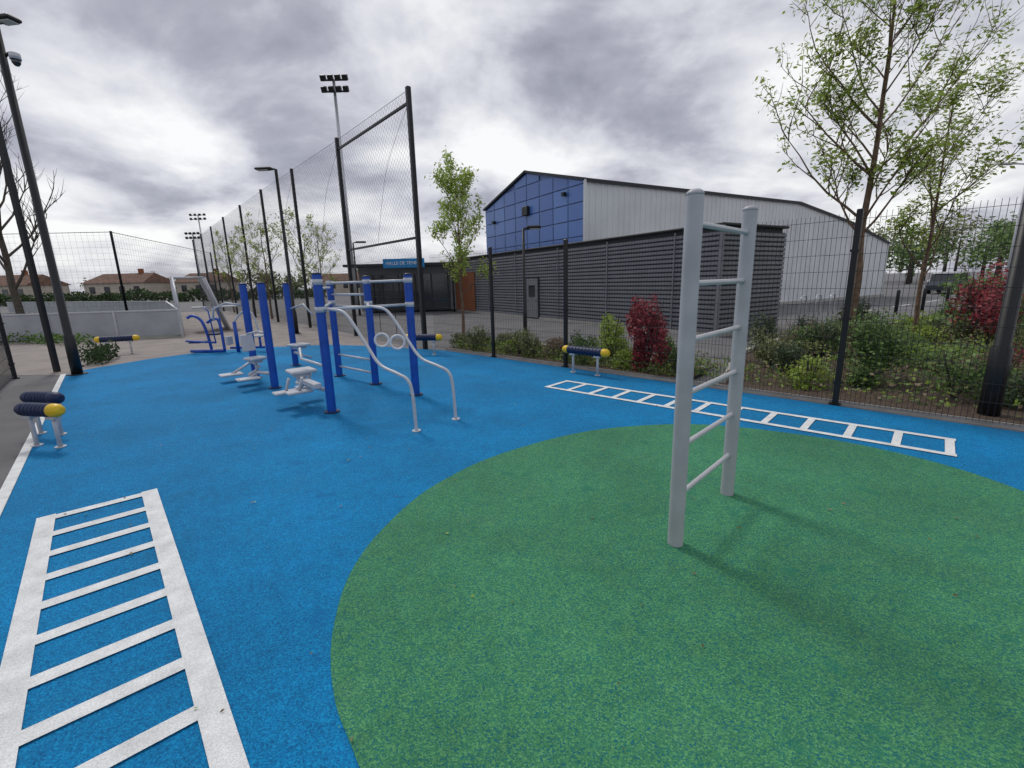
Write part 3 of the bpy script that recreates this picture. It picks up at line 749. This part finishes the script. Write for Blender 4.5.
# ------------------------------------------------------------------ world
w=bpy.data.worlds.new("World"); scene.world=w; w.use_nodes=True; nt=w.node_tree; N=nt.nodes; L=nt.links
for n_ in list(N): N.remove(n_)
SUN_EL=math.radians(52); SUN_AZ=math.radians(-35)
sky=N.new('ShaderNodeTexSky'); sky.sky_type='NISHITA'; sky.sun_disc=False; sky.sun_elevation=SUN_EL; sky.sun_rotation=SUN_AZ
bg1=N.new('ShaderNodeBackground'); bg1.inputs[1].default_value=.09; L.new(sky.outputs[0],bg1.inputs[0])
tc=N.new('ShaderNodeTexCoord'); sx=N.new('ShaderNodeSeparateXYZ'); L.new(tc.outputs['Generated'],sx.inputs[0])
def math_(op,a,b_=None):
    n_=N.new('ShaderNodeMath'); n_.operation=op
    for i,q in enumerate((a,b_)):
        if q is None: continue
        if isinstance(q,(int,float)): n_.inputs[i].default_value=q
        else: L.new(q,n_.inputs[i])
    return n_.outputs[0]
z=math_('ADD',math_('MAXIMUM',sx.outputs[2],0.0),.33)
cx=N.new('ShaderNodeCombineXYZ'); L.new(math_('ADD',math_('DIVIDE',sx.outputs[0],z),-.75),cx.inputs[0]); L.new(math_('DIVIDE',sx.outputs[1],z),cx.inputs[1]); cx.inputs[2].default_value=5.3
n1=N.new('ShaderNodeTexNoise'); n1.inputs['Scale'].default_value=1.9; n1.inputs['Detail'].default_value=7; n1.inputs['Roughness'].default_value=.55; n1.inputs['Distortion'].default_value=.2
L.new(cx.outputs[0],n1.inputs['Vector'])
n2=N.new('ShaderNodeTexNoise'); n2.inputs['Scale'].default_value=.9; n2.inputs['Detail'].default_value=1; L.new(cx.outputs[0],n2.inputs['Vector'])
ff=math_('ADD',math_('MULTIPLY',n1.outputs['Fac'],.8),math_('MULTIPLY',n2.outputs['Fac'],.2))
cr=N.new('ShaderNodeValToRGB'); e=cr.color_ramp.elements
e[0].position=.36; e[0].color=(.3,.305,.375,1); e[1].position=.62; e[1].color=(1.0,1.0,1.0,1)
m_=e.new(.44); m_.color=(.44,.445,.52,1); m_=e.new(.51); m_.color=(.68,.69,.75,1)
L.new(ff,cr.inputs[0])
bg2=N.new('ShaderNodeBackground'); bg2.inputs[1].default_value=1.0; L.new(cr.outputs[0],bg2.inputs[0])
mx=N.new('ShaderNodeMixShader'); mx.inputs[0].default_value=.93
L.new(bg1.outputs[0],mx.inputs[1]); L.new(bg2.outputs[0],mx.inputs[2])
ow=N.new('ShaderNodeOutputWorld'); L.new(mx.outputs[0],ow.inputs[0])
sd=bpy.data.lights.new('sun','SUN'); sd.energy=1.5; sd.angle=math.radians(11); sd.color=(1,.96,.9)
so=bpy.data.objects.new('sun',sd); scene.collection.objects.link(so)
sv=V((math.sin(SUN_AZ)*math.cos(SUN_EL),math.cos(SUN_AZ)*math.cos(SUN_EL),math.sin(SUN_EL)))
so.rotation_euler=sv.to_track_quat('Z','Y').to_euler()
# ------------------------------------------------------------------ camera
cd=bpy.data.cameras.new('camera'); co=bpy.data.objects.new('camera',cd); scene.collection.objects.link(co)
cd.sensor_width=36; cd.lens=460/1024*36; cd.clip_end=1500; cd.clip_start=.05
Rm=Matrix.Rotation(math.radians(90-12.6),4,'X')@Matrix.Rotation(math.radians(-1.5),4,'Z')
co.matrix_world=Matrix.Translation((0,0,1.65))@Rm
scene.camera=co
scene.view_settings.view_transform='Standard'; scene.view_settings.look='None'; scene.view_settings.exposure=0
